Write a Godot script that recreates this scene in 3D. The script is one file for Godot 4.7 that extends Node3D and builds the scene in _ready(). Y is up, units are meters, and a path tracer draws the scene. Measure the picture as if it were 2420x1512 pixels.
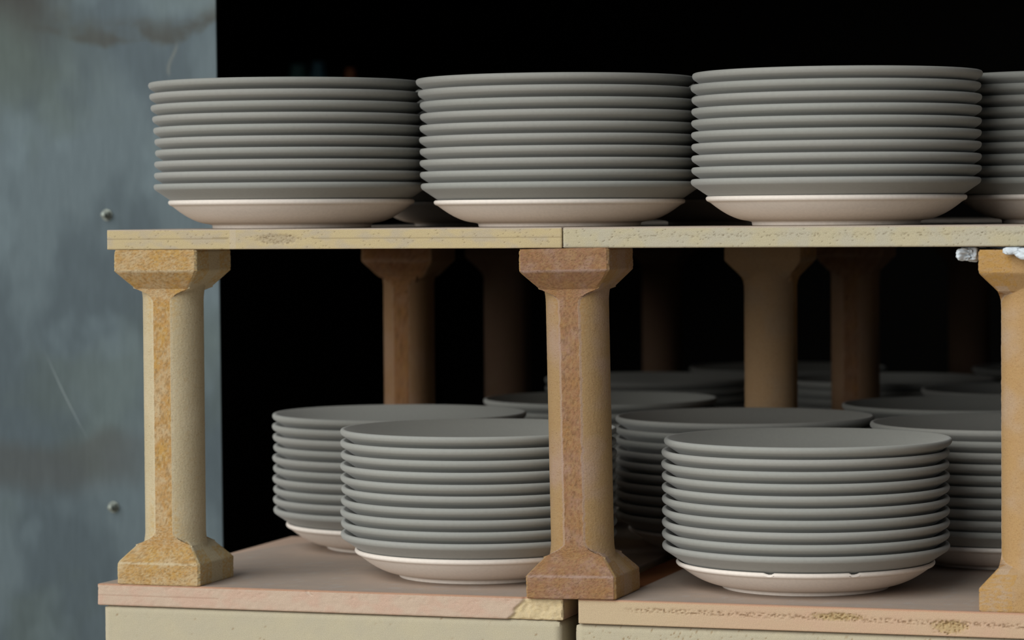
extends Node3D
# Stacks of unglazed plates on kiln shelves carried by fireclay posts, in the mouth of a dark kiln.
# x runs along the front edge of the shelves, y up (0 = top of the lower shelf), z towards the viewer (0 = front edge).

const POST_H := 0.357          # height of a kiln post
const UP_Y := 0.3784           # top of the upper shelf
const SHELF_T := 0.0212
var used := {}
var rng := RandomNumberGenerator.new()
var M := {}

# ------------------------------------------------------------------ small helpers
func numbered(called: String) -> String:
	var n: int = used.get(called, 0)
	used[called] = n + 1
	return called if n == 0 else "%s_%03d" % [called, n]

func tag(o: Node, label := "", category := "", group := "", kind := "") -> void:
	if label != "": o.set_meta("label", label)
	if category != "": o.set_meta("category", category)
	if group != "": o.set_meta("group", group)
	if kind != "": o.set_meta("kind", kind)

func lin(r: float, g: float, b: float) -> Color:      # an sRGB colour 0..255 as linear values
	return Color(r / 255.0, g / 255.0, b / 255.0).srgb_to_linear()

func sm(a: float, b: float, x: float) -> float:
	return smoothstep(a, b, x)

func noise(seed_: int, freq: float, oct := 3) -> FastNoiseLite:
	var n := FastNoiseLite.new()
	n.seed = seed_
	n.noise_type = FastNoiseLite.TYPE_SIMPLEX_SMOOTH
	n.frequency = freq
	n.fractal_type = FastNoiseLite.FRACTAL_FBM
	n.fractal_octaves = oct
	return n

func noise_texture(seed_: int, freq: float, lo: float, hi: float, oct := 4, normal := 0.0, size := 512) -> NoiseTexture2D:
	var t := NoiseTexture2D.new()
	t.width = size; t.height = size
	t.seamless = true
	t.noise = noise(seed_, freq, oct)
	if normal > 0.0:
		t.as_normal_map = true
		t.bump_strength = normal
	else:
		var g := Gradient.new()
		g.set_color(0, Color(lo, lo, lo)); g.set_color(1, Color(hi, hi, hi))
		t.color_ramp = g
	return t

func speckle_texture(seed_: int, base: float, dark: float, share: float, size := 512) -> ImageTexture:
	# a near-white sheet with fine grain and scattered dark and pale grog specks
	var r := RandomNumberGenerator.new(); r.seed = seed_
	var im := Image.create(size, size, false, Image.FORMAT_RGB8)
	for y in size:
		for x in size:
			var v := base + r.randf_range(-0.07, 0.07)
			im.set_pixel(x, y, Color(v, v, v))
	for k in int(size * size * share):
		var x := r.randi_range(1, size - 3)
		var y := r.randi_range(1, size - 3)
		var pale := r.randf() < 0.45
		var c := Color(1, 0.98, 0.93) if pale else Color(dark, dark * 0.86, dark * 0.7).lerp(Color(base, base, base), r.randf() * 0.7)
		im.set_pixel(x, y, c)
		if r.randf() < 0.6: im.set_pixel(x + 1, y, c)
		if r.randf() < 0.5: im.set_pixel(x, y + 1, c)
		if r.randf() < 0.12:
			im.set_pixel(x + 1, y + 1, c); im.set_pixel(x + 2, y, c); im.set_pixel(x + 2, y + 1, c)
	for k in int(size * size * 0.0045):
		var x := r.randi_range(0, size - 1)
		var y := r.randi_range(0, size - 1)
		var a := r.randf_range(0.12, 0.45)
		for q in r.randi_range(3, 13):
			var xx := (x + q) % size
			im.set_pixel(xx, y, im.get_pixel(xx, y).lerp(Color(0.62, 0.46, 0.32), a))
	im.generate_mipmaps()
	return ImageTexture.create_from_image(im)

func clay(called: String, tint: Color, rough: float, tex: Texture2D, nrm: Texture2D, nscale: float, tile: float, vertex := true) -> StandardMaterial3D:
	var m := StandardMaterial3D.new()
	m.resource_name = called
	m.albedo_color = tint
	m.vertex_color_use_as_albedo = vertex
	m.roughness = rough
	m.metallic_specular = 0.25
	m.albedo_texture = tex
	if nrm:
		m.normal_enabled = true
		m.normal_texture = nrm
		m.normal_scale = nscale
	m.uv1_triplanar = true
	m.uv1_scale = Vector3.ONE / tile
	return m

# A sheet of quads over a grid of points. Rows and columns may close on themselves. Corners share a normal only where
# the surface turns gently, so creases stay crisp. bucket (one number per quad) sorts the quads into several meshes.
func grid(p: Array, cols: Array, wrap_r: bool, wrap_c: bool, crease := 0.8, bucket: PackedInt32Array = PackedInt32Array(), uvs: Array = [], flip := false) -> Dictionary:
	var R := p.size()
	var C: int = p[0].size()
	var qr := R if wrap_r else R - 1
	var qc := C if wrap_c else C - 1
	var fn := PackedVector3Array(); fn.resize(qr * qc)
	for i in qr:
		var a: PackedVector3Array = p[i]
		var b: PackedVector3Array = p[(i + 1) % R]
		for j in qc:
			var j2 := (j + 1) % C
			var n := (b[j2] - a[j]).cross(b[j] - a[j2])
			fn[i * qc + j] = (-n if flip else n).normalized()
	var out := {}
	for i in qr:
		var i2 := (i + 1) % R
		for j in qc:
			var j2 := (j + 1) % C
			var own := fn[i * qc + j]
			if own == Vector3.ZERO: continue
			var key := bucket[i * qc + j] if bucket.size() else 0
			if not out.has(key): out[key] = {"v": PackedVector3Array(), "n": PackedVector3Array(), "c": PackedColorArray(), "i": PackedInt32Array(), "u": PackedVector2Array()}
			var o: Dictionary = out[key]
			var at: int = o.v.size()
			for k in 4:
				var ci := i if k < 2 else i2
				var cj := j if k == 0 or k == 3 else j2
				var n := Vector3.ZERO
				for di in 2:
					var fi := ci - di
					if wrap_r: fi = posmod(fi, R)
					elif fi < 0 or fi >= qr: continue
					for dj in 2:
						var fj := cj - dj
						if wrap_c: fj = posmod(fj, C)
						elif fj < 0 or fj >= qc: continue
						var f := fn[fi * qc + fj]
						if f.dot(own) > crease: n += f
				o.v.append(p[ci][cj]); o.n.append(n.normalized() if n != Vector3.ZERO else own)
				if cols.size(): o.c.append(cols[ci][cj])
				if uvs.size(): o.u.append(uvs[ci][cj])
			if flip: o.i.append_array([at, at + 1, at + 2, at, at + 2, at + 3])
			else: o.i.append_array([at, at + 2, at + 1, at, at + 3, at + 2])
	return out

func arrays(o: Dictionary) -> ArrayMesh:
	var a := []; a.resize(Mesh.ARRAY_MAX)
	a[Mesh.ARRAY_VERTEX] = o.v; a[Mesh.ARRAY_NORMAL] = o.n; a[Mesh.ARRAY_INDEX] = o.i
	if o.c.size(): a[Mesh.ARRAY_COLOR] = o.c
	if o.u.size(): a[Mesh.ARRAY_TEX_UV] = o.u
	var m := ArrayMesh.new()
	m.add_surface_from_arrays(Mesh.PRIMITIVE_TRIANGLES, a)
	return m

func obj(called: String, mesh: Mesh, mat: Material, parent: Node = self) -> MeshInstance3D:
	var o := MeshInstance3D.new()
	o.name = numbered(called) if parent == self else called
	o.mesh = mesh
	o.material_override = mat
	o.cast_shadow = GeometryInstance3D.SHADOW_CASTING_SETTING_ON
	parent.add_child(o, true)
	return o

func thing(called: String, at := Vector3.ZERO, turn := 0.0) -> Node3D:
	var o := Node3D.new()
	o.name = numbered(called)
	add_child(o, true)
	o.position = at
	o.rotation.y = turn
	return o

func box_mesh(lo: Vector3, hi: Vector3, bevel := 0.0) -> ArrayMesh:
	# a box with chamfered edges: rings of eight points from bottom to top
	var p := []
	var b := bevel
	for ring in [[lo.y, b], [lo.y + b, 0.0], [hi.y - b, 0.0], [hi.y, b]]:
		var e: float = ring[1]
		var row := PackedVector3Array()
		for q in [[0, 0, b, 0], [1, 0, -b, 0], [1, 0, 0, b], [1, 1, 0, -b], [1, 1, -b, 0], [0, 1, b, 0], [0, 1, 0, -b], [0, 0, 0, b]]:
			var x: float = lerpf(lo.x + e, hi.x - e, q[0]) + q[2]
			var z: float = lerpf(lo.z + e, hi.z - e, q[1]) + q[3]
			row.append(Vector3(x, ring[0], z))
		p.append(row)
	var c0 := (p[0][0] + p[0][4]) * 0.5 as Vector3
	var c1 := (p[3][0] + p[3][4]) * 0.5 as Vector3
	var r0 := PackedVector3Array(); var r1 := PackedVector3Array()
	for k in 8: r0.append(c0); r1.append(c1)
	p.push_front(r0); p.append(r1)
	return arrays(grid(p, [], false, true, 0.9)[0])

func struct(called: String, lo: Vector3, hi: Vector3, mat: Material) -> MeshInstance3D:
	var o := obj(called, box_mesh(lo, hi, 0.002), mat)
	tag(o, "", "", "", "structure")
	return o

# ------------------------------------------------------------------ plates: turned profiles
func spline(pts: Array, per := 5) -> PackedVector2Array:     # a smooth curve through the points (centripetal enough for a profile)
	var out := PackedVector2Array()
	for i in pts.size() - 1:
		var a: Vector2 = pts[maxi(i - 1, 0)]
		var b: Vector2 = pts[i]
		var c: Vector2 = pts[i + 1]
		var d: Vector2 = pts[mini(i + 2, pts.size() - 1)]
		for k in per: out.append(b.cubic_interpolate(c, a, d, k / float(per)))
	out.append(pts[-1])
	return out

func turned(profile: PackedVector2Array, segs: int, nicks: Array = []) -> ArrayMesh:
	var p := []
	for q in profile:
		var row := PackedVector3Array()
		for j in segs:
			var a := TAU * j / segs
			var y := q.y
			for nk in nicks:          # [angle, half width, depth, from height]
				var d: float = absf(angle_difference(a, nk[0]))
				if d < nk[1] and q.y > nk[3]: y -= nk[2] * (1.0 - pow(d / nk[1], 4.0))
			row.append(Vector3(q.x * sin(a), y, q.x * cos(a)))
		p.append(row)
	return arrays(grid(p, [], false, true, 0.75)[0])

func v2(l: Array) -> Array:
	var out := []
	for k in range(0, l.size(), 2): out.append(Vector2(l[k], l[k + 1]) * 0.001)
	return out

func plate_meshes() -> void:
	# grey plate: foot, open curved wall, thick rounded lip; millimetres, radius then height
	var under := v2([0.01, 3.2, 40, 3.2, 83, 3.0, 84.6, 1.0, 86, 0.15, 88, 0, 90.4, 0.15, 91.6, 1.0, 92.4, 3.4, 95, 5.0, 103, 6.6, 112, 9.3, 121, 13.0, 128, 16.8, 133.8, 20.4, 141, 25.3, 147, 29.3, 148.9, 30.9, 149.9, 33.0, 149.9, 34.8, 149.0, 36.3, 147.4, 36.8, 145.9, 36.5, 144.4, 35.4, 139, 31.6, 131, 26.0, 121, 20.2, 110, 15.7, 100, 13.2, 90, 11.8, 60, 11.6, 0.01, 11.5])
	M.grey_plate = turned(spline(under, 3), 144)
	# whitish base plate: smaller, bowl-shaped, with a band-like lip; its turned foot is a part of its own
	var base := v2([0.01, 4.2, 60, 4.2, 78, 4.0, 87.6, 3.9, 90.6, 4.6, 98.5, 5.9, 106, 8.3, 113.5, 11.7, 120.5, 15.8, 126.5, 19.9, 130.6, 22.9, 133.6, 24.2, 135, 25.9, 135, 27.7, 133.9, 28.9, 132.8, 29.0, 131.4, 28.1, 128.4, 24.6, 120, 18.6, 108, 12.6, 92, 9.9, 78, 9.6, 0.01, 9.6])
	M.white_plate = turned(spline(base, 3), 144)
	var nk := [[deg_to_rad(-3.5), 0.032, 0.0016, 0.0262], [deg_to_rad(33.5), 0.036, 0.0016, 0.0262]]
	M.white_nicked = turned(spline(base, 3), 288, nk)
	var foot := v2([79.4, 4.4, 79.6, 1.6, 80.6, 0.3, 82.4, 0, 84.8, 0, 86.6, 0.35, 87.2, 1.4, 87.35, 2.8, 88.2, 4.2])
	M.white_foot = turned(spline(foot, 3), 144)

const FROM_TOP := ["topmost", "second from top", "third from top", "fourth from top", "fifth from top", "sixth from top", "seventh from top", "eighth from top", "ninth from top", "lowest"]

# one stack: a whitish plate at the base, ten grey plates nested above it
func stack(x: float, y: float, z: float, where: String, group: String, shift: Array, pitch := 0.0122, lift := 1.0, nicked := false, count := 10) -> void:
	var w := obj("base_plate", M.white_nicked if nicked else M.white_plate, M.white)
	w.position = Vector3(x, y, z); w.scale = Vector3(1, lift, 1)
	w.rotation.y = 0.0 if nicked else rng.randf() * TAU
	tag(w, ("whitish plate with two rim nicks at base of " if nicked else "whitish smaller plate at base of ") + where, "plate", "whitish base plates")
	var f := obj("foot_ring", M.white_foot, M.white, w)
	f.set_meta("label", "turned foot ring")
	for k in count:
		var up := count - 1 - k                       # places above the lowest grey plate
		var g := obj("dinner_plate", M.grey_plate, M.grey[rng.randi() % 3])
		var dx: float = shift[k] if k < shift.size() else rng.randf_range(-0.0006, 0.0006)
		g.position = Vector3(x + dx, y + 0.0104 * lift + (lift - 1.0) * 0.015 + up * pitch, z + rng.randf_range(-0.0008, 0.0008))
		g.rotation = Vector3(rng.randf_range(-0.0008, 0.0008), rng.randf() * TAU, rng.randf_range(-0.0008, 0.0008))
		tag(g, "grey plate, %s, in %s" % [FROM_TOP[k if up > 0 else 9], where], "plate", group)

# ------------------------------------------------------------------ kiln posts
# A cast post: square foot and head, each tapering into a round shaft that is cut flat along two opposite sides.
func post_meshes(key: String, seed_: int, segs: int, fine: bool, body: Color, stain: Color, head: Color, haze: Color, wavy := 0.0003) -> void:
	var n1 := noise(seed_, 60.0, 4)
	var n2 := noise(seed_ + 1, 14.0, 3)
	var n3 := noise(seed_ + 2, 420.0, 2)
	var hs: Array[float] = []
	var top := POST_H
	var step := 0.0013 if fine else 0.004
	var ends: Array[float] = [0.0, 0.0012]
	if fine:
		for k in 17: ends.append(0.0022 + 0.00125 * k)
	else:
		for k in 5: ends.append(0.004 + 0.0045 * k)
	ends.append(0.0232)
	for h in ends: hs.append(h)
	var y := 0.0248
	while y < 0.062:
		hs.append(y); y += step if y < 0.0385 or y > 0.0485 or not fine else 0.00042
	while y < top - 0.062:
		hs.append(y); y += step * 1.9
	y = top - 0.062
	while y < top - 0.0240:
		hs.append(y); y += step if y < top - 0.0490 or y > top - 0.0385 or not fine else 0.00042
	for k in ends.size(): hs.append(top - ends[ends.size() - 1 - k])
	var p := []; var cols := []
	var flat := []
	for h in hs:
		var e := minf(h, top - h)
		var a := 0.048
		if e < 0.0012: a = 0.0472
		if e > 0.0227: a = lerpf(0.048, 0.0318, (e - 0.0227) / 0.0185) if e < 0.0412 else maxf(0.0318 - (e - 0.0412) * 1.9, 0.001)
		var t := clampf(1.0 - (e - 0.0375) / 0.019, 0.0, 1.0)
		var r := 0.0325 + 0.0025 * t * t
		if e < 0.036: r = 0.0
		var tf := clampf(1.0 - (e - 0.0412) / 0.0150, 0.0, 1.0)
		var flare := 0.0092 + 0.0235 * tf * tf
		var d := 0.0311
		var row := PackedVector3Array(); var crow := PackedColorArray(); var frow := PackedByteArray()
		var angles := PackedFloat32Array(); var snapped := PackedByteArray(); snapped.resize(segs)
		for j in segs: angles.append(TAU * j / segs)
		var halves := [0.0, 0.0, 0.0, 0.0]
		if r > 0.0:
			for q in 4:          # right front, left front, right back, left back edge of the flats
				var sx := 1.0 if q % 2 == 0 else -1.0
				var cz := 1.0 if q < 2 else -1.0
				var wob := n1.get_noise_3d(h * 1.3, seed_ * 3.1, cz * 5.0 + sx) * wavy
				halves[q] = minf(flare + wob * 2.0 + n3.get_noise_2d(h * 0.5, q * 40.0) * wavy * 0.8, 0.036)
				var th0 := fposmod(atan2(sx * halves[q], cz * d), TAU)
				var at := int(round(th0 / TAU * segs)) % segs
				angles[at] = th0; snapped[at] = 1
		for j in segs:
			var th := angles[j]
			var s := sin(th); var c := cos(th)
			var sq := a / maxf(maxf(absf(s), absf(c)), 1e-6)
			sq = minf(sq, (a * 1.4142 - 0.0016) / maxf((absf(s) + absf(c)) * 0.70711, 1e-6))
			if absf(c) > 1e-4: pass
			var cut := d / maxf(absf(c), 1e-6)
			var half: float = halves[(0 if c > 0.0 else 2) + (0 if s > 0.0 else 1)]
			var on_flat := r > 0.0 and (snapped[j] == 1 or absf(d * s / maxf(absf(c), 1e-6)) < half) and absf(c) > 0.5
			var rd := cut if on_flat else r
			var strip := on_flat and rd > sq
			if fine and not on_flat and r > 0.0:
				# a thin, ragged casting fin along the edge of the flat
				var off := absf(r * s) - half
				if off < 0.0020 and off > 0.0 and absf(c) > 0.5: rd += (0.0003 + 0.0007 * n1.get_noise_2d(h * 3.0, signf(s) * 9.0)) * (1.0 - off / 0.0020)
			var rad := maxf(sq, rd)
			var pos := Vector3(rad * s, h, rad * c)
			var rough := n1.get_noise_3dv(pos * 6.0) * 0.00016 + n3.get_noise_3dv(pos) * 0.00009
			if e < 0.0235:      # worn corners of the square ends
				var corner := sm(0.92, 1.0, (absf(s) + absf(c)) * 0.70711)
				rough -= corner * absf(n1.get_noise_3dv(pos * 4.0)) * 0.0014
				if e < 0.003: rough -= absf(n1.get_noise_3dv(pos * 7.0)) * 0.0006
			pos += Vector3(s, 0, c) * rough
			row.append(pos)
			frow.append((1 if c > 0.0 else 2) if strip else 0)
			# colour: bare body, flashing stain on the flat cast faces, pale haze patches
			var m2 := n2.get_noise_3dv(pos) * 0.5 + 0.5
			var m1 := n1.get_noise_3dv(pos * Vector3(1, 3.2, 1) * 2.2) * 0.5 + 0.5
			var m3 := n3.get_noise_3dv(pos * Vector3(0.6, 2.4, 0.6)) * 0.5 + 0.5
			var col := body.lerp(haze, sm(0.45, 0.8, m2) * 0.55)
			col = col.lerp(stain, sm(0.55, 0.85, m1) * 0.22)
			var flat_face := absf(c) > 0.72 and (e < 0.0235 or strip or (sq >= rd and absf(c) > absf(s)))
			if flat_face:
				var k := stain.lerp(head, sm(0.25, 0.75, m1)) if e < 0.034 else stain.lerp(body, sm(0.5, 0.95, m1) * 0.5)
				var ma := n2.get_noise_3dv(pos * 2.6 + Vector3(3, 1, 7)) * 0.5 + 0.5
				k = k.lerp(Color(stain.r * 1.10, stain.g * 1.12, stain.b * 0.80), sm(0.50, 0.75, ma) * 0.6)
				k = k.lerp(haze, sm(0.50, 0.28, ma) * 0.35).lerp(haze, sm(0.62, 0.9, m2) * 0.3)
				k = k.lerp(body, sm(0.42, 0.70, n3.get_noise_3dv(pos * Vector3(0.5, 1.6, 0.5) + Vector3(2, 2, 2)) * 0.5 + 0.5) * 0.45)
				if e > 0.0215 and e < 0.0245: k = k.lerp(haze, 0.6)
				col = k.lerp(stain * 0.52, sm(0.48, 0.78, m3) * 0.6)
			if fine and not flat_face and absf(c) > 0.3:      # ochre flashing on the body beside the flat, strongest near the ends
				col = col.lerp(Color(stain.r * 1.12, stain.g * 1.12, stain.b * 0.62), 0.55 * sm(0.026, 0.008, absf(r * s)) * sm(0.12, 0.045, e) * sm(0.3, 0.6, m1))
			if not flat_face and not on_flat and r > 0.0 and absf(r * s) - half < 0.0028 and absf(c) > 0.5: col = col.lerp(haze, 0.5)
			crow.append(col)
		p.append(row); cols.append(crow); flat.append(frow)
	# close the ends
	for side in 2:
		var ring := PackedVector3Array(); var cr := PackedColorArray(); var fr := PackedByteArray()
		for j in segs:
			ring.append(Vector3(0, 0.0 if side == 0 else top, 0)); cr.append(body); fr.append(0)
		if side == 0:
			p.push_front(ring); cols.push_front(cr); flat.push_front(fr)
		else:
			p.append(ring); cols.append(cr); flat.append(fr)
	var bucket := PackedInt32Array()
	for i in p.size() - 1:
		var hh: float = (p[i][0].y + p[i + 1][0].y) * 0.5
		for j in segs:
			var f := 0
			for q in [flat[i][j], flat[i][(j + 1) % segs], flat[i + 1][j], flat[i + 1][(j + 1) % segs]]: f += 1 if q > 0 else 0
			var side: int = maxi(maxi(flat[i][j], flat[i][(j + 1) % segs]), maxi(flat[i + 1][j], flat[i + 1][(j + 1) % segs]))
			bucket.append(2 + side if f >= 3 else 0 if hh < 0.0405 else 5 if hh > top - 0.0405 else 1)
	var out := grid(p, cols, false, true, 0.86, bucket)
	M[key] = [arrays(out[0]), arrays(out[1]), arrays(out[5]), arrays(out[3]), arrays(out[4])]

func post(key: String, at: Vector3, turn: float, label: String, group: String, shrink := 1.0) -> Node3D:
	var t := thing("kiln_post", at, turn)
	t.scale.y = shrink
	tag(t, label, "post", group)
	obj("square_base", M[key][0], M.post, t)
	obj("shaft", M[key][1], M.post, t)
	obj("square_head", M[key][2], M.post, t)
	for k in [3, 4]: obj("flat_strip", M[key][k], M.post, t).set_meta("label", "flat stained strip")
	return t

# ------------------------------------------------------------------ kiln shelves and blocks: slabs with a worn front edge
# style returns [how far the front is pushed in, colour] for a point of the front face; face is 0 front, 1 top, 2 elsewhere
func slab(w: float, t: float, depth: float, round_: float, dx: float, dy: float, style: Callable, skew: Callable, top_rows := 24) -> ArrayMesh:
	var prof := []                      # [y, z, face], from the bottom of the front upwards and round the back
	var n := int(t / dy)
	for k in n + 1: prof.append([lerpf(-t + round_, -round_, k / float(n)), 0.0, 0])
	for k in range(1, 4):
		var a := k * PI / 8
		prof.append([-round_ + sin(a) * round_, -round_ + cos(a) * round_, 1])
	for k in top_rows + 1: prof.append([0.0, lerpf(-round_, -depth + round_, pow(k / float(top_rows), 1.3)), 1])
	prof.append([-round_, -depth, 2]); prof.append([-t + round_, -depth, 2]); prof.append([-t, -depth + round_, 2])
	prof.append([-t, -depth * 0.5, 2]); prof.append([-t, -round_, 2])
	for k in range(1, 4):
		var a := PI * 0.5 - k * PI / 8
		prof.append([-t + round_ - sin(a) * round_, -round_ + cos(a) * round_, 0])
	var xs: Array[float] = []
	var m := int(w / dx)
	for k in m + 1: xs.append(lerpf(round_, w - round_, k / float(m)))
	var p := []; var cols := []
	for i in range(-2, m + 3):
		var row := PackedVector3Array(); var crow := PackedColorArray()
		var x: float = xs[clampi(i, 0, m)]
		var inset := 0.0
		if i < 0:
			inset = round_ * (0.3 if i == -1 else 1.0); x = round_ * (0.3 if i == -1 else 0.0)
		if i > m:
			inset = round_ * (0.3 if i == m + 1 else 1.0); x = w - round_ * (0.3 if i == m + 1 else 0.0)
		for q in prof:
			var yy: float = clampf(q[0], -t + inset, -inset)
			var zz: float = clampf(q[1], -depth + inset, -inset)
			var s: Array = style.call(x, yy, zz, q[2], w)
			var pos := Vector3(x, yy, zz)
			if q[1] > -round_ * 1.01: pos.z -= s[0] if q[2] == 0 else style.call(x, minf(yy, -round_), zz, 0, w)[0]
			pos.x += skew.call(x, zz, w)
			row.append(pos); crow.append(s[1])
		p.append(row); cols.append(crow)
	# end caps
	for side in 2:
		var src: PackedVector3Array = p[0] if side == 0 else p[-1]
		var mid := Vector3.ZERO
		for q in src: mid += q
		mid /= src.size()
		mid.x = src[0].x
		var row := PackedVector3Array(); var crow := PackedColorArray()
		for q in src:
			row.append(Vector3(mid.x, mid.y, q.z)); crow.append(cols[0][0] if side == 0 else cols[-1][0])
		if side == 0:
			p.push_front(row); cols.push_front(crow)
		else:
			p.append(row); cols.append(crow)
	return arrays(grid(p, cols, false, true, 0.7, PackedInt32Array(), [], true)[0])

func no_skew(_x: float, _z: float, _w: float) -> float: return 0.0

func left_skew(x: float, z: float, w: float) -> float:      # the free end of the lower shelf is not square
	var e := lerpf(0.0, 0.030, clampf(-z / 0.31, 0, 1)) + lerpf(0.0, 0.028, clampf((-z - 0.31) / 0.12, 0, 1)) + lerpf(0.0, 0.11, clampf((-z - 0.43) / 0.10, 0, 1))
	return e * clampf(1.0 - x / w, 0, 1)

var block_specks := 0.55
var na: FastNoiseLite
var nb: FastNoiseLite
var nc: FastNoiseLite

func style_upper_first(x: float, y: float, z: float, face: int, w: float) -> Array:
	var cream := lin(212, 192, 150).lerp(lin(202, 186, 158), sm(-0.2, 0.5, nb.get_noise_2d(x, y * 2.0)))
	if face != 0: return [0.0, lin(204, 186, 166).lerp(lin(190, 174, 158), nb.get_noise_2d(x, z) * 0.5 + 0.5)]
	var d := na.get_noise_2d(x, y) * 0.00018
	var c := cream
	# fine lamination line along the middle
	var line := absf(y + 0.0100 + nb.get_noise_2d(x * 0.4, 3.0) * 0.0006)
	if line < 0.0006 and (x < 0.14 or x > 0.235):
		c = c.lerp(lin(150, 132, 98), 0.55); d += 0.0003
	# a worn, patched hollow
	var e := Vector2((x - 0.196) / 0.030, (y + 0.0110) / 0.0062).length() + na.get_noise_2d(x * 1.3, y * 1.3) * 0.35
	if e < 1.0:
		var q := sm(1.0, 0.55, e)
		d += q * (0.0010 + 0.0016 * maxf(0.0, nc.get_noise_2d(x, y)))
		c = c.lerp(lin(188, 172, 145), q * 0.7).lerp(lin(146, 124, 92), q * sm(0.05, 0.4, nc.get_noise_2d(x, y)) * 0.6)
	if absf(x - 0.145) < 0.004: c = c.lerp(lin(214, 198, 176), 0.5)
	if nc.get_noise_2d(x * 1.4 + 7.0, y * 1.4) > 0.56:
		d += 0.0005; c = c.lerp(lin(140, 120, 88), 0.6)
	return [d, c]

func style_upper_second(x: float, y: float, z: float, face: int, w: float) -> Array:
	if face != 0: return [0.0, lin(204, 186, 166).lerp(lin(190, 174, 158), nb.get_noise_2d(x, z) * 0.5 + 0.5)]
	var c := lin(206, 194, 162).lerp(lin(202, 193, 170), sm(-0.3, 0.4, nb.get_noise_2d(x, y)))
	var d := na.get_noise_2d(x, y) * 0.00025
	# a broken row of pits along the middle
	var mid := absf(y + 0.0098 - 0.002 * (x / w) + nb.get_noise_2d(x * 0.5, 9.0) * 0.0012)
	if mid < 0.0034 and x > 0.03:
		var k := sm(0.0030, 0.0008, mid) * sm(0.10, 0.40, nc.get_noise_2d(x * 0.9, y * 1.2) + 0.15 * nb.get_noise_2d(x, 1.0)) * sm(0.03, 0.08, x)
		d += k * 0.0007; c = c.lerp(lin(126, 110, 84), k * 0.42)
	if nc.get_noise_2d(x * 1.4 + 4.0, y * 1.4) > 0.55:
		d += 0.0006; c = c.lerp(lin(120, 104, 76), 0.6)
	return [d, c]

func top_lower(x: float, z: float) -> Color:                  # kiln wash on the upper face, flashed orange along the edge
	var c := lin(200, 178, 160).lerp(lin(186, 170, 158), nb.get_noise_2d(x * 0.6, z * 1.6) * 0.5 + 0.5)
	c = c.lerp(lin(196, 186, 178), sm(0.25, 0.6, na.get_noise_2d(x * 0.12, z * 0.5 + 5.0)) * 0.6)
	# the strip along the joint was left without wash and has burnt orange
	if x > 2.9: c = c.lerp(lin(128, 78, 46).lerp(lin(150, 96, 60), na.get_noise_2d(x * 0.2, z * 0.4) * 0.5 + 0.5), sm(3.039, 3.036, x) * sm(-0.05, -0.09, z))
	return c.lerp(lin(200, 140, 100), sm(-0.0040, -0.0008, z) * 0.6)

func style_lower_first(x: float, y: float, z: float, face: int, w: float) -> Array:
	if face == 1: return [0.0, top_lower(x, z)]
	if face == 2: return [0.0, lin(170, 140, 120)]
	var d := na.get_noise_2d(x, y) * 0.0003 + nb.get_noise_2d(x * 2.0, y * 3.0) * 0.0004
	var c := lin(215, 190, 168).lerp(lin(216, 184, 162), sm(-0.2, 0.4, nb.get_noise_2d(x, y * 1.4)))
	var line := absf(y + 0.0125 - 0.004 * x)
	if x < 0.14: c = c.lerp(lin(186, 152, 130), sm(0.0008, 0.0002, line) * 0.6); d += sm(0.0008, 0.0002, line) * 0.0003
	d += sm(0.25, 0.6, nc.get_noise_2d(x * 0.35, y * 0.6)) * 0.0007 * sm(-0.012, -0.006, y)
	if absf(x - 0.243 - 0.002 * sin(y * 900.0)) < 0.0022 and y > -0.006: d += 0.0012; c = c.lerp(lin(222, 204, 184), 0.6)
	# the broken end shows the raw yellowish body
	var edge := 0.470 + (y + 0.010) * 0.55 + nb.get_noise_2d(x * 0.5, y * 2.0) * 0.004
	if y < -0.017: edge -= (-0.017 - y) * 0.9
	if x > edge:
		var k := sm(edge, edge + 0.004, x)
		d += k * (0.0026 + 0.0016 * nc.get_noise_2d(x * 0.25, y * 0.25) + 0.0006 * na.get_noise_2d(x, y))
		c = c.lerp(lin(228, 208, 170).lerp(lin(220, 196, 150), nc.get_noise_2d(x * 0.5, y * 0.5) * 0.5 + 0.5), k)
	return [d, c.lerp(lin(210, 150, 112), sm(-0.0022, -0.0006, y) * 0.5)]

func style_lower_second(x: float, y: float, z: float, face: int, w: float) -> Array:
	if face == 1: return [0.0, top_lower(x + 3.0, z)]
	if face == 2: return [0.0, lin(170, 140, 120)]
	var d := na.get_noise_2d(x + 2.0, y) * 0.0002
	var c := lin(212, 188, 154).lerp(lin(216, 180, 152), sm(0.05, 0.2, x) * (0.7 + 0.3 * nb.get_noise_2d(x, y)))
	var mid := absf(y + 0.0098 + 0.010 * (x - 0.1) * (1.0 if x > 0.1 else 0.3))
	if mid < 0.0038:
		var k := sm(0.0038, 0.001, mid) * sm(0.0, 0.25, nc.get_noise_2d(x * 0.7, y)) * sm(0.04, 0.07, x)
		d += k * 0.0013; c = c.lerp(lin(150, 120, 90), k * 0.6)
	for b in [[0.268, -0.0095, 0.030, 0.0046], [0.380, -0.0160, 0.020, 0.0080]]:
		var e: float = Vector2((x - b[0]) / b[2], (y - b[1]) / b[3]).length() + na.get_noise_2d(x * 1.2, y * 1.2) * 0.5
		if e < 1.0:
			var q := sm(1.0, 0.6, e)
			d += q * (0.0012 + 0.0020 * maxf(0.0, nc.get_noise_2d(x, y))); c = c.lerp(lin(198, 172, 124), q * 0.8).lerp(lin(140, 104, 66), q * sm(0.1, 0.4, nc.get_noise_2d(x, y)) * 0.7)
	return [d, c.lerp(lin(214, 146, 106), sm(-0.0024, -0.0006, y) * 0.6)]

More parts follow.
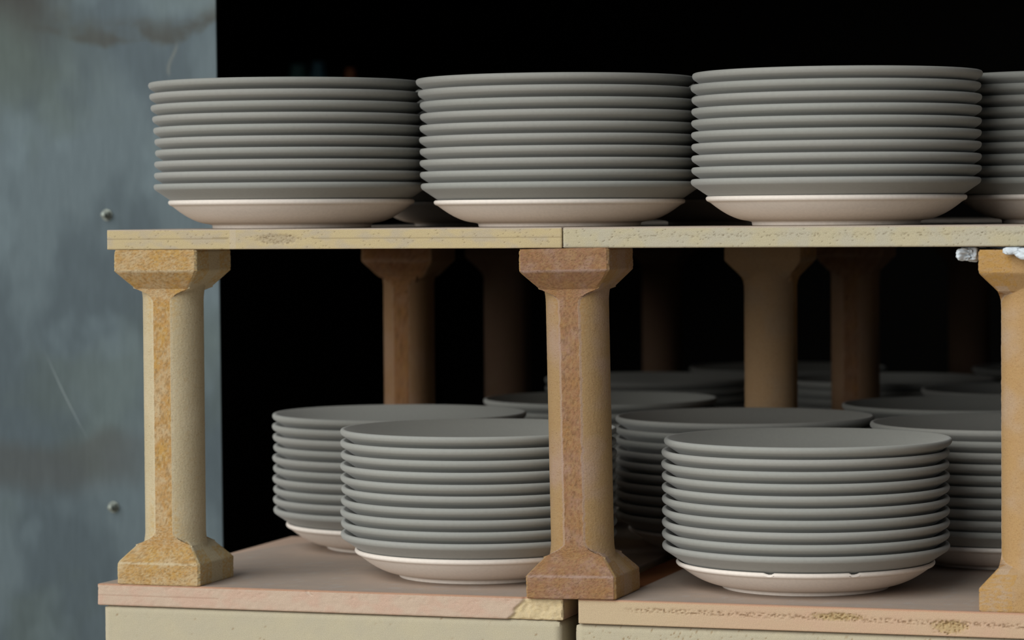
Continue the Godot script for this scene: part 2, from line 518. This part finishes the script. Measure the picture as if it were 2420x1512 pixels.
func style_block(x: float, y: float, z: float, face: int, w: float) -> Array:
	var d := na.get_noise_2d(x * 0.8, y * 0.8) * 0.0003
	var c := lin(208, 196, 166).lerp(lin(200, 190, 166), nb.get_noise_2d(x, y + z) * 0.5 + 0.5)
	var s := nc.get_noise_3d(x * 1.1 + 11.0, y * 1.1, z * 1.1)
	if s > block_specks: d += 0.0005; c = c.lerp(lin(150, 116, 72), sm(block_specks, block_specks + 0.16, s) * 0.7)
	return [d, c]

func style_plain(x: float, y: float, z: float, face: int, _w: float) -> Array:
	return [0.0, lin(168, 155, 142) if face == 1 else lin(200, 182, 150)]

func shelf(mesh: Mesh, at: Vector3, called: String, label: String, category: String, group := "") -> MeshInstance3D:
	var o := obj(called, mesh, M.shelf)
	o.position = at
	tag(o, label, category, group)
	return o

# ------------------------------------------------------------------ ceramic fibre wadding
func fibre(lo: Vector3, hi: Vector3, seed_: int) -> ArrayMesh:
	var n := noise(seed_, 38.0, 5)
	var n2 := noise(seed_ + 5, 220.0, 3)
	var c := (lo + hi) * 0.5; var h := (hi - lo) * 0.5
	var p := []
	for i in 41:
		var row := PackedVector3Array()
		var la := PI * i / 40.0 - PI / 2
		for j in 72:
			var lo_ := TAU * j / 72
			var d := Vector3(cos(la) * sin(lo_), sin(la), cos(la) * cos(lo_))
			var q := Vector3(signf(d.x) * pow(absf(d.x), 0.7), signf(d.y) * pow(absf(d.y), 0.8), signf(d.z) * pow(absf(d.z), 0.7))
			var k := 1.0 + n.get_noise_3dv(q * h) * 0.7 + n2.get_noise_3dv(q * h) * 0.16
			var v := c + q * h * k
			v.y = minf(v.y, hi.y)
			row.append(v)
		p.append(row)
	return arrays(grid(p, [], false, true, -0.5)[0])

# ------------------------------------------------------------------ the galvanised sheet
func sheet_texture(x0: float, x1: float, y0: float, y1: float) -> ImageTexture:
	var tide := Curve.new()             # the lower edge of the tide mark, along the sheet
	tide.min_value = 0.0; tide.max_value = 1.0
	for k in [[0.0, 0.66], [0.26, 0.628], [0.42, 0.612], [0.52, 0.605], [0.58, 0.610], [0.65, 0.612], [0.72, 0.607], [0.80, 0.608], [0.87, 0.618], [0.94, 0.634], [1.0, 0.640]]: tide.add_point(Vector2(k[0], k[1]))
	var W := 900; var H := 1024
	var im := Image.create(W, H, false, Image.FORMAT_RGB8)
	var streak := noise(71, 0.05, 3); var blot := noise(72, 5.0, 4); var fine := noise(73, 60.0, 3)
	for j in H:
		var y := lerpf(y1, y0, j / float(H - 1))
		for i in W:
			var x := lerpf(x0, x1, i / float(W - 1))
			var c := Color(0.60, 0.655, 0.675)
			var s := streak.get_noise_2d(x * 4200.0, y * 60.0) * 0.010 + fine.get_noise_2d(x * 1.5, y * 0.35) * 0.028
			var b := blot.get_noise_2d(x, y * 0.6)
			c = c.lerp(Color(0.44, 0.50, 0.53), sm(-0.15, 0.35, b) * 0.75)
			c = c.lerp(Color(0.70, 0.76, 0.78), sm(0.12, 0.5, blot.get_noise_2d(x * 1.3 + 4.0, y * 0.9 + 2.0)) * 0.5)
			c = c.lerp(Color(0.52, 0.57, 0.52), sm(0.0, 0.5, blot.get_noise_2d(x * 0.8 + 9.0, y * 0.8)) * 0.4)
			# rust-brown tide mark near the top, then a darker brown outer corner
			var edge: float = tide.sample_baked((x + 0.90) / 0.36) + fine.get_noise_2d(x * 0.4, 2.0) * 0.004
			var band := sm(edge - 0.003, edge + 0.007, y) * sm(edge + 0.045, edge + 0.008, y) * sm(-0.86, -0.76, x) * clampf(0.62 + 1.3 * blot.get_noise_2d(x * 3.0 + 2.0, y * 5.0), 0.2, 1.0)
			c = c.lerp(Color(0.38, 0.36, 0.31), band * 0.80)
			c = c.lerp(Color(0.78, 0.74, 0.68), 0.5 * sm(0.004, 0.001, absf(x + 0.622 + 0.006 * sin(y * 90.0))) * sm(0.566, 0.574, y) * sm(0.615, 0.600, y))  # pale curved streak, a reflected highlight painted into the sheet colour
			c = c.lerp(Color(0.44, 0.48, 0.42), sm(0.50, 0.60, y) * sm(-0.66, -0.82, x + 0.1 * b) * 0.6)
			c = c.lerp(Color(0.26, 0.23, 0.19), sm(0.60, 0.68, y + 0.04 * b) * sm(-0.72, -0.84, x + 0.05 * b) * 0.85)
			c = c.lerp(Color(0.74, 0.79, 0.80), sm(0.63, 0.66, y) * sm(-0.72, -0.60, x) * (0.4 + b))  # paler towards the top right, reflected light painted into the colour
			# dull brown smear lower down
			c = c.lerp(Color(0.47, 0.45, 0.42), sm(0.030, 0.075, y + b * 0.03) * sm(0.130, 0.100, y + b * 0.03) * sm(-0.62, -0.72, x) * 0.55)
			c = Color(c.r + s, c.g + s, c.b + s)
			# one long scratch and a few faint ones
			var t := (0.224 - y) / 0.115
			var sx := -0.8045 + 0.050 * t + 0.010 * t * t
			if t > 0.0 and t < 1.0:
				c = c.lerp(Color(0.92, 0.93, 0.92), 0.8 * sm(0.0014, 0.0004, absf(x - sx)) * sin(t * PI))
			im.set_pixel(i, j, c)
	im.generate_mipmaps()
	return ImageTexture.create_from_image(im)

func metal_sheet() -> void:
	var x0 := -1.46; var x1 := -0.5630; var y0 := -0.70; var y1 := 0.73; var z := -0.55
	var t := thing("metal_panel", Vector3(0, y0, z))
	tag(t, "blue-grey galvanised metal panel with stains, a scratch and two bolts", "metal panel")
	var p := []; var uv := []
	var e := 0.0006
	for k in [[x0, -0.002], [x0, -e], [x0 + e, 0.0], [x1 - e, 0.0], [x1, -e], [x1, -0.002]]:
		var row := PackedVector3Array(); var ur := PackedVector2Array()
		for j in 2:
			var lean := -0.0045 * j
			row.append(Vector3(k[0] + lean, (y1 - y0) * j, k[1])); ur.append(Vector2((k[0] - x0) / (x1 - x0), 1.0 - j))
		p.append(row); uv.append(ur)
	var m := StandardMaterial3D.new()
	m.resource_name = "galvanised_steel"
	m.albedo_color = Color(0.52, 0.55, 0.56)
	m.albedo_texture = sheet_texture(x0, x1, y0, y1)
	m.metallic = 0.35; m.roughness = 0.48; m.metallic_specular = 0.5
	M.sheet = m
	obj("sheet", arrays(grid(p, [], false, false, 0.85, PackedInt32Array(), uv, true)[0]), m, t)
	var mb := StandardMaterial3D.new()
	mb.resource_name = "zinc_bolt"
	mb.albedo_color = Color(0.50, 0.52, 0.49); mb.metallic = 0.7; mb.roughness = 0.42
	for at in [Vector3(-0.7186, 0.395, 0.0), Vector3(-0.7138, 0.026, 0.0)]:
		var washer := obj("bolt", turned(spline(v2([5.6, 0, 5.8, 0.4, 5.6, 0.9, 5.2, 1.0, 2.5, 1.0, 0.01, 1.0]), 2), 32), mb, t)
		washer.position = at - Vector3(0, y0, 0); washer.rotation.x = PI / 2; washer.scale = Vector3.ONE * 1.3
		var nut := []
		for k in [[0.0044, 0.001], [0.0046, 0.0015], [0.0046, 0.0042], [0.0040, 0.0048], [0.0001, 0.0048]]:
			var row := PackedVector3Array()
			for j in 6: row.append(Vector3(k[0] * sin(TAU * j / 6 + 0.3), k[1], k[0] * cos(TAU * j / 6 + 0.3)))
			nut.append(row)
		obj("nut", arrays(grid(nut, [], false, true, 0.9)[0]), mb, washer)
		obj("stud", turned(spline(v2([2.6, 4.6, 2.6, 9.0, 2.3, 9.6, 1.6, 9.9, 0.01, 9.9]), 2), 20), mb, washer)

# ------------------------------------------------------------------ vessels standing in for a far dim blur
func vessel_stand_in(at: Vector3, r: float, h: float, col: Color, label: String) -> void:
	var m := StandardMaterial3D.new()
	m.resource_name = "far_vessel"
	m.albedo_color = col; m.roughness = 0.5
	var o := obj("blur_vessel", turned(spline([Vector2(0.001, 0), Vector2(r * 0.7, 0), Vector2(r * 0.95, h * 0.3), Vector2(r, h * 0.6), Vector2(r * 0.72, h * 0.88), Vector2(r * 0.75, h), Vector2(r * 0.65, h), Vector2(r * 0.6, h * 0.85), Vector2(0.001, h * 0.8)], 4), 40), m)
	o.position = at
	tag(o, label, "blur_vessel")

# ==================================================================
func _ready() -> void:
	rng.seed = 4127
	# ---- camera
	var cam := Camera3D.new()
	cam.name = "camera"
	add_child(cam)
	cam.keep_aspect = Camera3D.KEEP_HEIGHT
	var b := Basis(Vector3.UP, 0.306631) * Basis(Vector3.RIGHT, -0.03371012) * Basis(Vector3.BACK, -0.00691888)
	cam.transform = Transform3D(b, Vector3(0.94, 0.390071, 3.0))
	cam.fov = rad_to_deg(2.0 * atan(756.0 / 7276.889))
	cam.near = 0.05; cam.far = 60.0
	var at := CameraAttributesPhysical.new()
	at.frustum_focal_length = 12.0 / (756.0 / 7276.889)
	at.frustum_focus_distance = 3.14
	at.exposure_aperture = 6.3
	at.frustum_near = 0.05; at.frustum_far = 60.0
	cam.attributes = at
	cam.current = true
	# ---- sky, sun, exposure
	var env := Environment.new()
	var sky := Sky.new()
	var sm_ := ProceduralSkyMaterial.new()
	sm_.sky_top_color = Color(0.84, 0.90, 0.96)
	sm_.sky_horizon_color = Color(0.22, 0.22, 0.21)
	sm_.sky_curve = 0.20
	sm_.ground_horizon_color = Color(0.20, 0.18, 0.16)
	sm_.ground_bottom_color = Color(0.16, 0.14, 0.12)
	sm_.sky_energy_multiplier = 0.72
	sm_.ground_energy_multiplier = 0.5
	sky.sky_material = sm_
	env.background_mode = Environment.BG_SKY
	env.sky = sky
	env.tonemap_mode = Environment.TONE_MAPPER_LINEAR
	env.tonemap_exposure = 0.84
	env.sdfgi_enabled = true; env.ssao_enabled = true; env.ssil_enabled = true
	var we := WorldEnvironment.new()
	we.name = "world"; we.environment = env
	add_child(we)
	var sun := DirectionalLight3D.new()
	sun.name = "overcast_daylight"
	add_child(sun)
	sun.look_at_from_position(Vector3(-0.50, 0.56, 1.0), Vector3.ZERO)
	sun.light_color = Color(0.975, 0.98, 0.97)
	sun.light_energy = 1.20
	sun.light_angular_distance = 56.0
	sun.sky_mode = DirectionalLight3D.SKY_MODE_LIGHT_ONLY
	sun.shadow_enabled = true
	# ---- materials
	na = noise(11, 260.0, 4); nb = noise(12, 26.0, 3); nc = noise(13, 330.0, 3)
	var grain := noise_texture(21, 0.06, 0.80, 1.0, 5)
	var speck := speckle_texture(5, 0.93, 0.50, 0.012)
	var gn := noise_texture(22, 0.09, 0, 1, 4, 3.0)
	M.grey = []
	for c in [Color8(157, 157, 151), Color8(155, 155, 149), Color8(159, 158, 152)]:
		M.grey.append(clay("grey_bisque", c, 0.82, noise_texture(31, 0.02, 0.96, 1.0, 4), gn, 0.10, 0.05, false))
	M.fibre = clay("ceramic_fibre", Color8(226, 234, 240), 1.0, noise_texture(33, 0.05, 0.88, 1.0, 5), gn, 0.4, 0.02, false)
	for m in M.grey:
		m.rim_enabled = true; m.rim = 0.5; m.rim_tint = 0.3
	M.white = clay("white_bisque", Color8(250, 239, 228), 0.8, noise_texture(32, 0.02, 0.95, 1.0, 4), gn, 0.1, 0.05, false)
	M.post = clay("fireclay", Color.WHITE, 0.9, speck, gn, 0.3, 0.12)
	M.shelf = clay("cordierite", Color.WHITE, 0.92, grain, gn, 0.14, 0.03)
	var soot := StandardMaterial3D.new()
	soot.resource_name = "sooty_brick"; soot.albedo_color = Color(0.10, 0.095, 0.09); soot.roughness = 0.95; soot.metallic_specular = 0.1
	M.soot = soot
	M.shelf_plain = clay("old_cordierite", Color8(190, 172, 142), 0.92, grain, gn, 0.25, 0.045, false)
	var concrete := StandardMaterial3D.new()
	concrete.resource_name = "concrete"; concrete.albedo_color = Color(0.87, 0.80, 0.73); concrete.roughness = 0.9
	# ---- the kiln chamber behind, and the ground
	struct("floor", Vector3(-4, -0.80, -4.2), Vector3(5, -0.70, 2.4), concrete)
	struct("wall_left", Vector3(-1.55, -0.70, -4.0), Vector3(-1.45, 1.45, -0.575), soot)
	struct("wall_right", Vector3(2.3, -0.70, -4.0), Vector3(2.4, 1.45, -0.575), soot)
	struct("wall_back", Vector3(-1.55, -0.70, -4.1), Vector3(2.4, 1.45, -4.0), soot)
	struct("ceiling", Vector3(-1.55, 1.45, -4.1), Vector3(2.4, 1.55, -0.575), soot)
	struct("trim_2", Vector3(-0.50, 0.735, -0.575), Vector3(2.4, 0.80, 0.14), soot)      # unseen hood over the kiln mouth, shaped to shade the upper stacks
	metal_sheet()
	var iron := StandardMaterial3D.new()
	iron.resource_name = "sooty_iron"; iron.albedo_color = Color(0.16, 0.14, 0.13); iron.roughness = 0.8
	tag(obj("kiln_car", box_mesh(Vector3(-0.48, -0.70, -2.6), Vector3(1.20, -0.0985, -0.006), 0.004), iron), "dark iron kiln car deck under the cream base blocks", "kiln car")
	# ---- kiln furniture: blocks, lower shelves
	var blk := slab(0.512, 0.0728, 0.56, 0.006, 0.0021, 0.0021, style_block, no_skew, 6)
	shelf(blk, Vector3(-0.4725, -0.0236, -0.002), "base_block", "thick cream block under the pink shelf with the broken corner", "block", "cream base blocks")
	block_specks = 0.40
	blk = slab(0.512, 0.0728, 0.56, 0.007, 0.0016, 0.0016, style_block, no_skew, 6)
	shelf(blk, Vector3(0.0535, -0.0256, -0.003), "base_block", "thick speckled cream block under the shelf of the nicked stack", "block", "cream base blocks")
	shelf(slab(0.5203, 0.0234, 0.565, 0.0022, 0.0014, 0.0012, style_lower_first, left_skew, 40), Vector3(-0.4783, 0, 0), "kiln_shelf", "pinkish lower kiln shelf with a broken yellowish corner under the middle post", "shelf", "lower kiln shelves")
	shelf(slab(0.522, 0.0254, 0.565, 0.0014, 0.0014, 0.0012, style_lower_second, no_skew, 40), Vector3(0.0586, 0, 0), "kiln_shelf", "pinkish cream lower kiln shelf with a pitted front below the nicked stack", "shelf", "lower kiln shelves")
	shelf(slab(0.5063, SHELF_T, 0.565, 0.0013, 0.0014, 0.0011, style_upper_first, no_skew, 12), Vector3(-0.4624, UP_Y, 0), "kiln_shelf", "cream upper kiln shelf with a worn patch, resting on the ochre post", "shelf", "upper kiln shelves")
	shelf(slab(0.572, SHELF_T, 0.565, 0.0020, 0.0014, 0.0011, style_upper_second, no_skew, 12), Vector3(0.0447, UP_Y, 0), "kiln_shelf", "cream upper kiln shelf with a row of pits, over the fibre wadding", "shelf", "upper kiln shelves")
	# ---- posts
	post_meshes("ochre", 101, 240, true, lin(203, 187, 153), lin(192, 150, 94), lin(198, 162, 108), lin(214, 198, 166))
	post_meshes("rust", 202, 240, true, lin(172, 142, 102), lin(158, 118, 88), lin(154, 114, 88), lin(176, 150, 138), 0.0006)
	post_meshes("tan", 303, 240, true, lin(188, 152, 106), lin(184, 140, 90), lin(188, 152, 108), lin(190, 170, 152))
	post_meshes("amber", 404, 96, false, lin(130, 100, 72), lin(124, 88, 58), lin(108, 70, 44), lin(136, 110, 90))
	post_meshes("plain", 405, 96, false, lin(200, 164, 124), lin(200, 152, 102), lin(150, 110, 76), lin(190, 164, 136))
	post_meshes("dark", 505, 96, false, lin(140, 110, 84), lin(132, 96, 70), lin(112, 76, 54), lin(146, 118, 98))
	post_meshes("deep_brown", 506, 96, false, lin(92, 72, 56), lin(84, 64, 50), lin(70, 52, 42), lin(96, 78, 66))  # deepest brown of the rear post colours
	post("ochre", Vector3(-0.4070, 0, -0.0475), 0.0, "cream kiln post with ochre stained head, standing before the metal sheet", "front kiln posts")
	var mid := post("rust", Vector3(0.0520, 0, -0.0435), 0.0, "rust-brown stained kiln post over the gap between the lower shelves", "front kiln posts")
	mid.rotation.z = 0.016
	post("tan", Vector3(0.5150, 0, -0.0480), PI / 2, "sandy orange kiln post with white fibre wadding on top, cut by the frame", "front kiln posts", 0.992)
	var fw := thing("fibre_wad", Vector3(0.515, UP_Y - SHELF_T, -0.05))
	tag(fw, "white fluffy ceramic fibre wadding between the sandy post and upper shelf", "wadding")
	obj("side_tuft", fibre(Vector3(-0.0715, -0.0150, 0.000), Vector3(-0.0518, -0.0006, 0.044), 61), M.fibre, fw)
	obj("front_tuft", fibre(Vector3(-0.022, -0.0085, 0.0540), Vector3(-0.005, -0.0006, 0.0635), 62), M.fibre, fw)
	obj("front_tuft", fibre(Vector3(-0.002, -0.0130, 0.0550), Vector3(0.044, -0.0006, 0.0680), 63), M.fibre, fw)
	obj("pad", fibre(Vector3(-0.042, -0.0024, -0.040), Vector3(0.042, -0.0002, 0.044), 64), M.fibre, fw)
	# ---- plates
	plate_meshes()
	var gu := "grey plates on the upper shelf"; var gl := "grey plates on the lower shelf"
	stack(-0.3138, UP_Y, -0.160, "the upper stack before the metal sheet", gu, [-0.0062, -0.0047, -0.0034, -0.0019, -0.0005, 0.0005, 0.0011, 0.0003, 0, -0.0008], 0.0123, 1.08)
	stack(-0.0108, UP_Y, -0.175, "the upper stack over the shelf seam", gu, [-0.0037, -0.0014, 0.0006, 0.0006, 0, -0.0003, 0, -0.0003, 0, 0.0008], 0.01243)
	stack(0.2948, UP_Y, -0.157, "the upper stack beside the cropped one", gu, [0.0012, -0.0006, 0.0004, 0.0003, 0.0002, 0, 0, 0, 0, -0.0006], 0.0122, 1.06)
	stack(-0.1035, 0, -0.172, "the front stack beside the rust-brown post", gl, [], 0.0124, 1.09)
	stack(-0.2840, 0, -0.424, "the rear stack nearest the metal sheet", gl, [], 0.0123, 1.07)
	stack(0.2605, 0, -0.158, "the front stack with a nicked base", gl, [0.0028, 0, 0, 0.0003, 0.0003, 0.0003, 0.0003, 0.0003, 0.0003, 0.0003], 0.0122, 1.0, true)
	stack(0.1180, 0, -0.488, "the dim stack behind the rust-brown post", gl, [])
	stack(0.4280, 0, -0.440, "the lower stack beside the sandy post", gl, [])
	stack(0.5260, UP_Y, -0.352, "the upper stack cropped by the frame", gu, [], 0.0122, 1.06)
	more()

# everything further back: the next rows of shelves, posts and stacks, and dim vessels standing in for a blur in the depth of the kiln
func more() -> void:
	var gu := "grey plates on the upper shelf"
	var gb := "dim grey plates in the rear rows"
	var plain := slab(0.520, 0.024, 0.562, 0.002, 0.02, 0.004, style_plain, no_skew, 6)
	var plain_up := slab(0.520, SHELF_T, 0.562, 0.002, 0.02, 0.004, style_plain, no_skew, 6)
	var row_words := ["second", "third", "fourth"]
	for r in 3:
		var z := -0.578 - 0.572 * r
		for k in 2:
			var x := -0.470 + 0.535 * k
			var side: String = ["behind the pinkish shelf with the broken corner", "behind the pitted pinkish shelf"][k]
			shelf(plain, Vector3(x, 0, z), "kiln_shelf", "shadowed lower kiln shelf, %s row %s" % [row_words[r], side], "shelf", "rear lower kiln shelves")
			shelf(plain_up, Vector3(x, UP_Y, z), "kiln_shelf", "shadowed upper kiln shelf, %s row %s" % [row_words[r], ["behind the worn patch shelf", "behind the pitted cream shelf"][k]], "shelf", "rear upper kiln shelves")
			var bb := obj("base_block", box_mesh(Vector3(x + 0.02, -0.0985, z - 0.55), Vector3(x + 0.50, -0.0242, z - 0.01), 0.004), M.shelf_plain)
			tag(bb, "shadowed base block under the %s row shelf %s" % [row_words[r], side], "block", "rear base blocks")
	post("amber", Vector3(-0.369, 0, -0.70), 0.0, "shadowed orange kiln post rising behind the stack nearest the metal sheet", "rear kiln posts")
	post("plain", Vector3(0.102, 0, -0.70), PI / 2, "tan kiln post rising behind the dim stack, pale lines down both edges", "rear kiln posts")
	post("deep_brown", Vector3(-0.365, 0, -1.10), PI / 2, "dark brown kiln post between shadowed orange post and rust-brown post", "rear kiln posts")
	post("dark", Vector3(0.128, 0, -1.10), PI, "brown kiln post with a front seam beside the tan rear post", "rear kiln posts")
	post("deep_brown", Vector3(-0.323, 0, -1.79), PI / 2, "farthest barely visible kiln post just past the rust-brown post", "rear kiln posts")
	post("deep_brown", Vector3(0.171, 0, -1.79), PI / 2, "farthest barely visible kiln post beside the sandy post", "rear kiln posts")
	stack(-0.190, UP_Y, -0.480, "the shadowed stack behind the upper seam stack", gu, [])
	stack(0.120, UP_Y, -0.480, "the shadowed stack behind the upper pitted-shelf stack", gu, [])
	stack(-0.142, 0, -0.790, "the dim stack in front of the darkest post", gb, [])
	stack(0.330, 0, -0.767, "the dim stack before the brown seamed post", gb, [])
	stack(0.369, 0, -1.100, "the dark third-row stack next to the sandy post", gb, [])
	stack(-0.210, 0, -1.285, "the dark stack between rust-brown and tan posts", gb, [])
	stack(0.130, 0, -1.330, "the dark stack behind the brown seamed post", gb, [])
	stack(-0.080, 0, -1.620, "the darkest stack under the farthest post", gb, [])
	stack(0.347, 0, -1.670, "the farthest stack next to the sandy post", gb, [])
	# far behind, above the first stack, a ledge with three small stand-ins for an unidentified dim blur
	struct("trim_1", Vector3(-1.45, 0.55, -3.10), Vector3(-0.80, 0.62, -2.60), M.soot)
	vessel_stand_in(Vector3(-1.325, 0.62, -2.75), 0.022, 0.074, Color8(60, 100, 95), "blue-green vessel standing in for a blur far behind the first upper stack")
	vessel_stand_in(Vector3(-1.282, 0.62, -2.75), 0.018, 0.078, Color8(56, 100, 112), "pale blue vessel standing in for a far blur, beside the blue-green one")
	vessel_stand_in(Vector3(-1.214, 0.62, -2.75), 0.013, 0.064, Color8(150, 82, 40), "orange vessel standing in for a blur far behind the first upper stack")
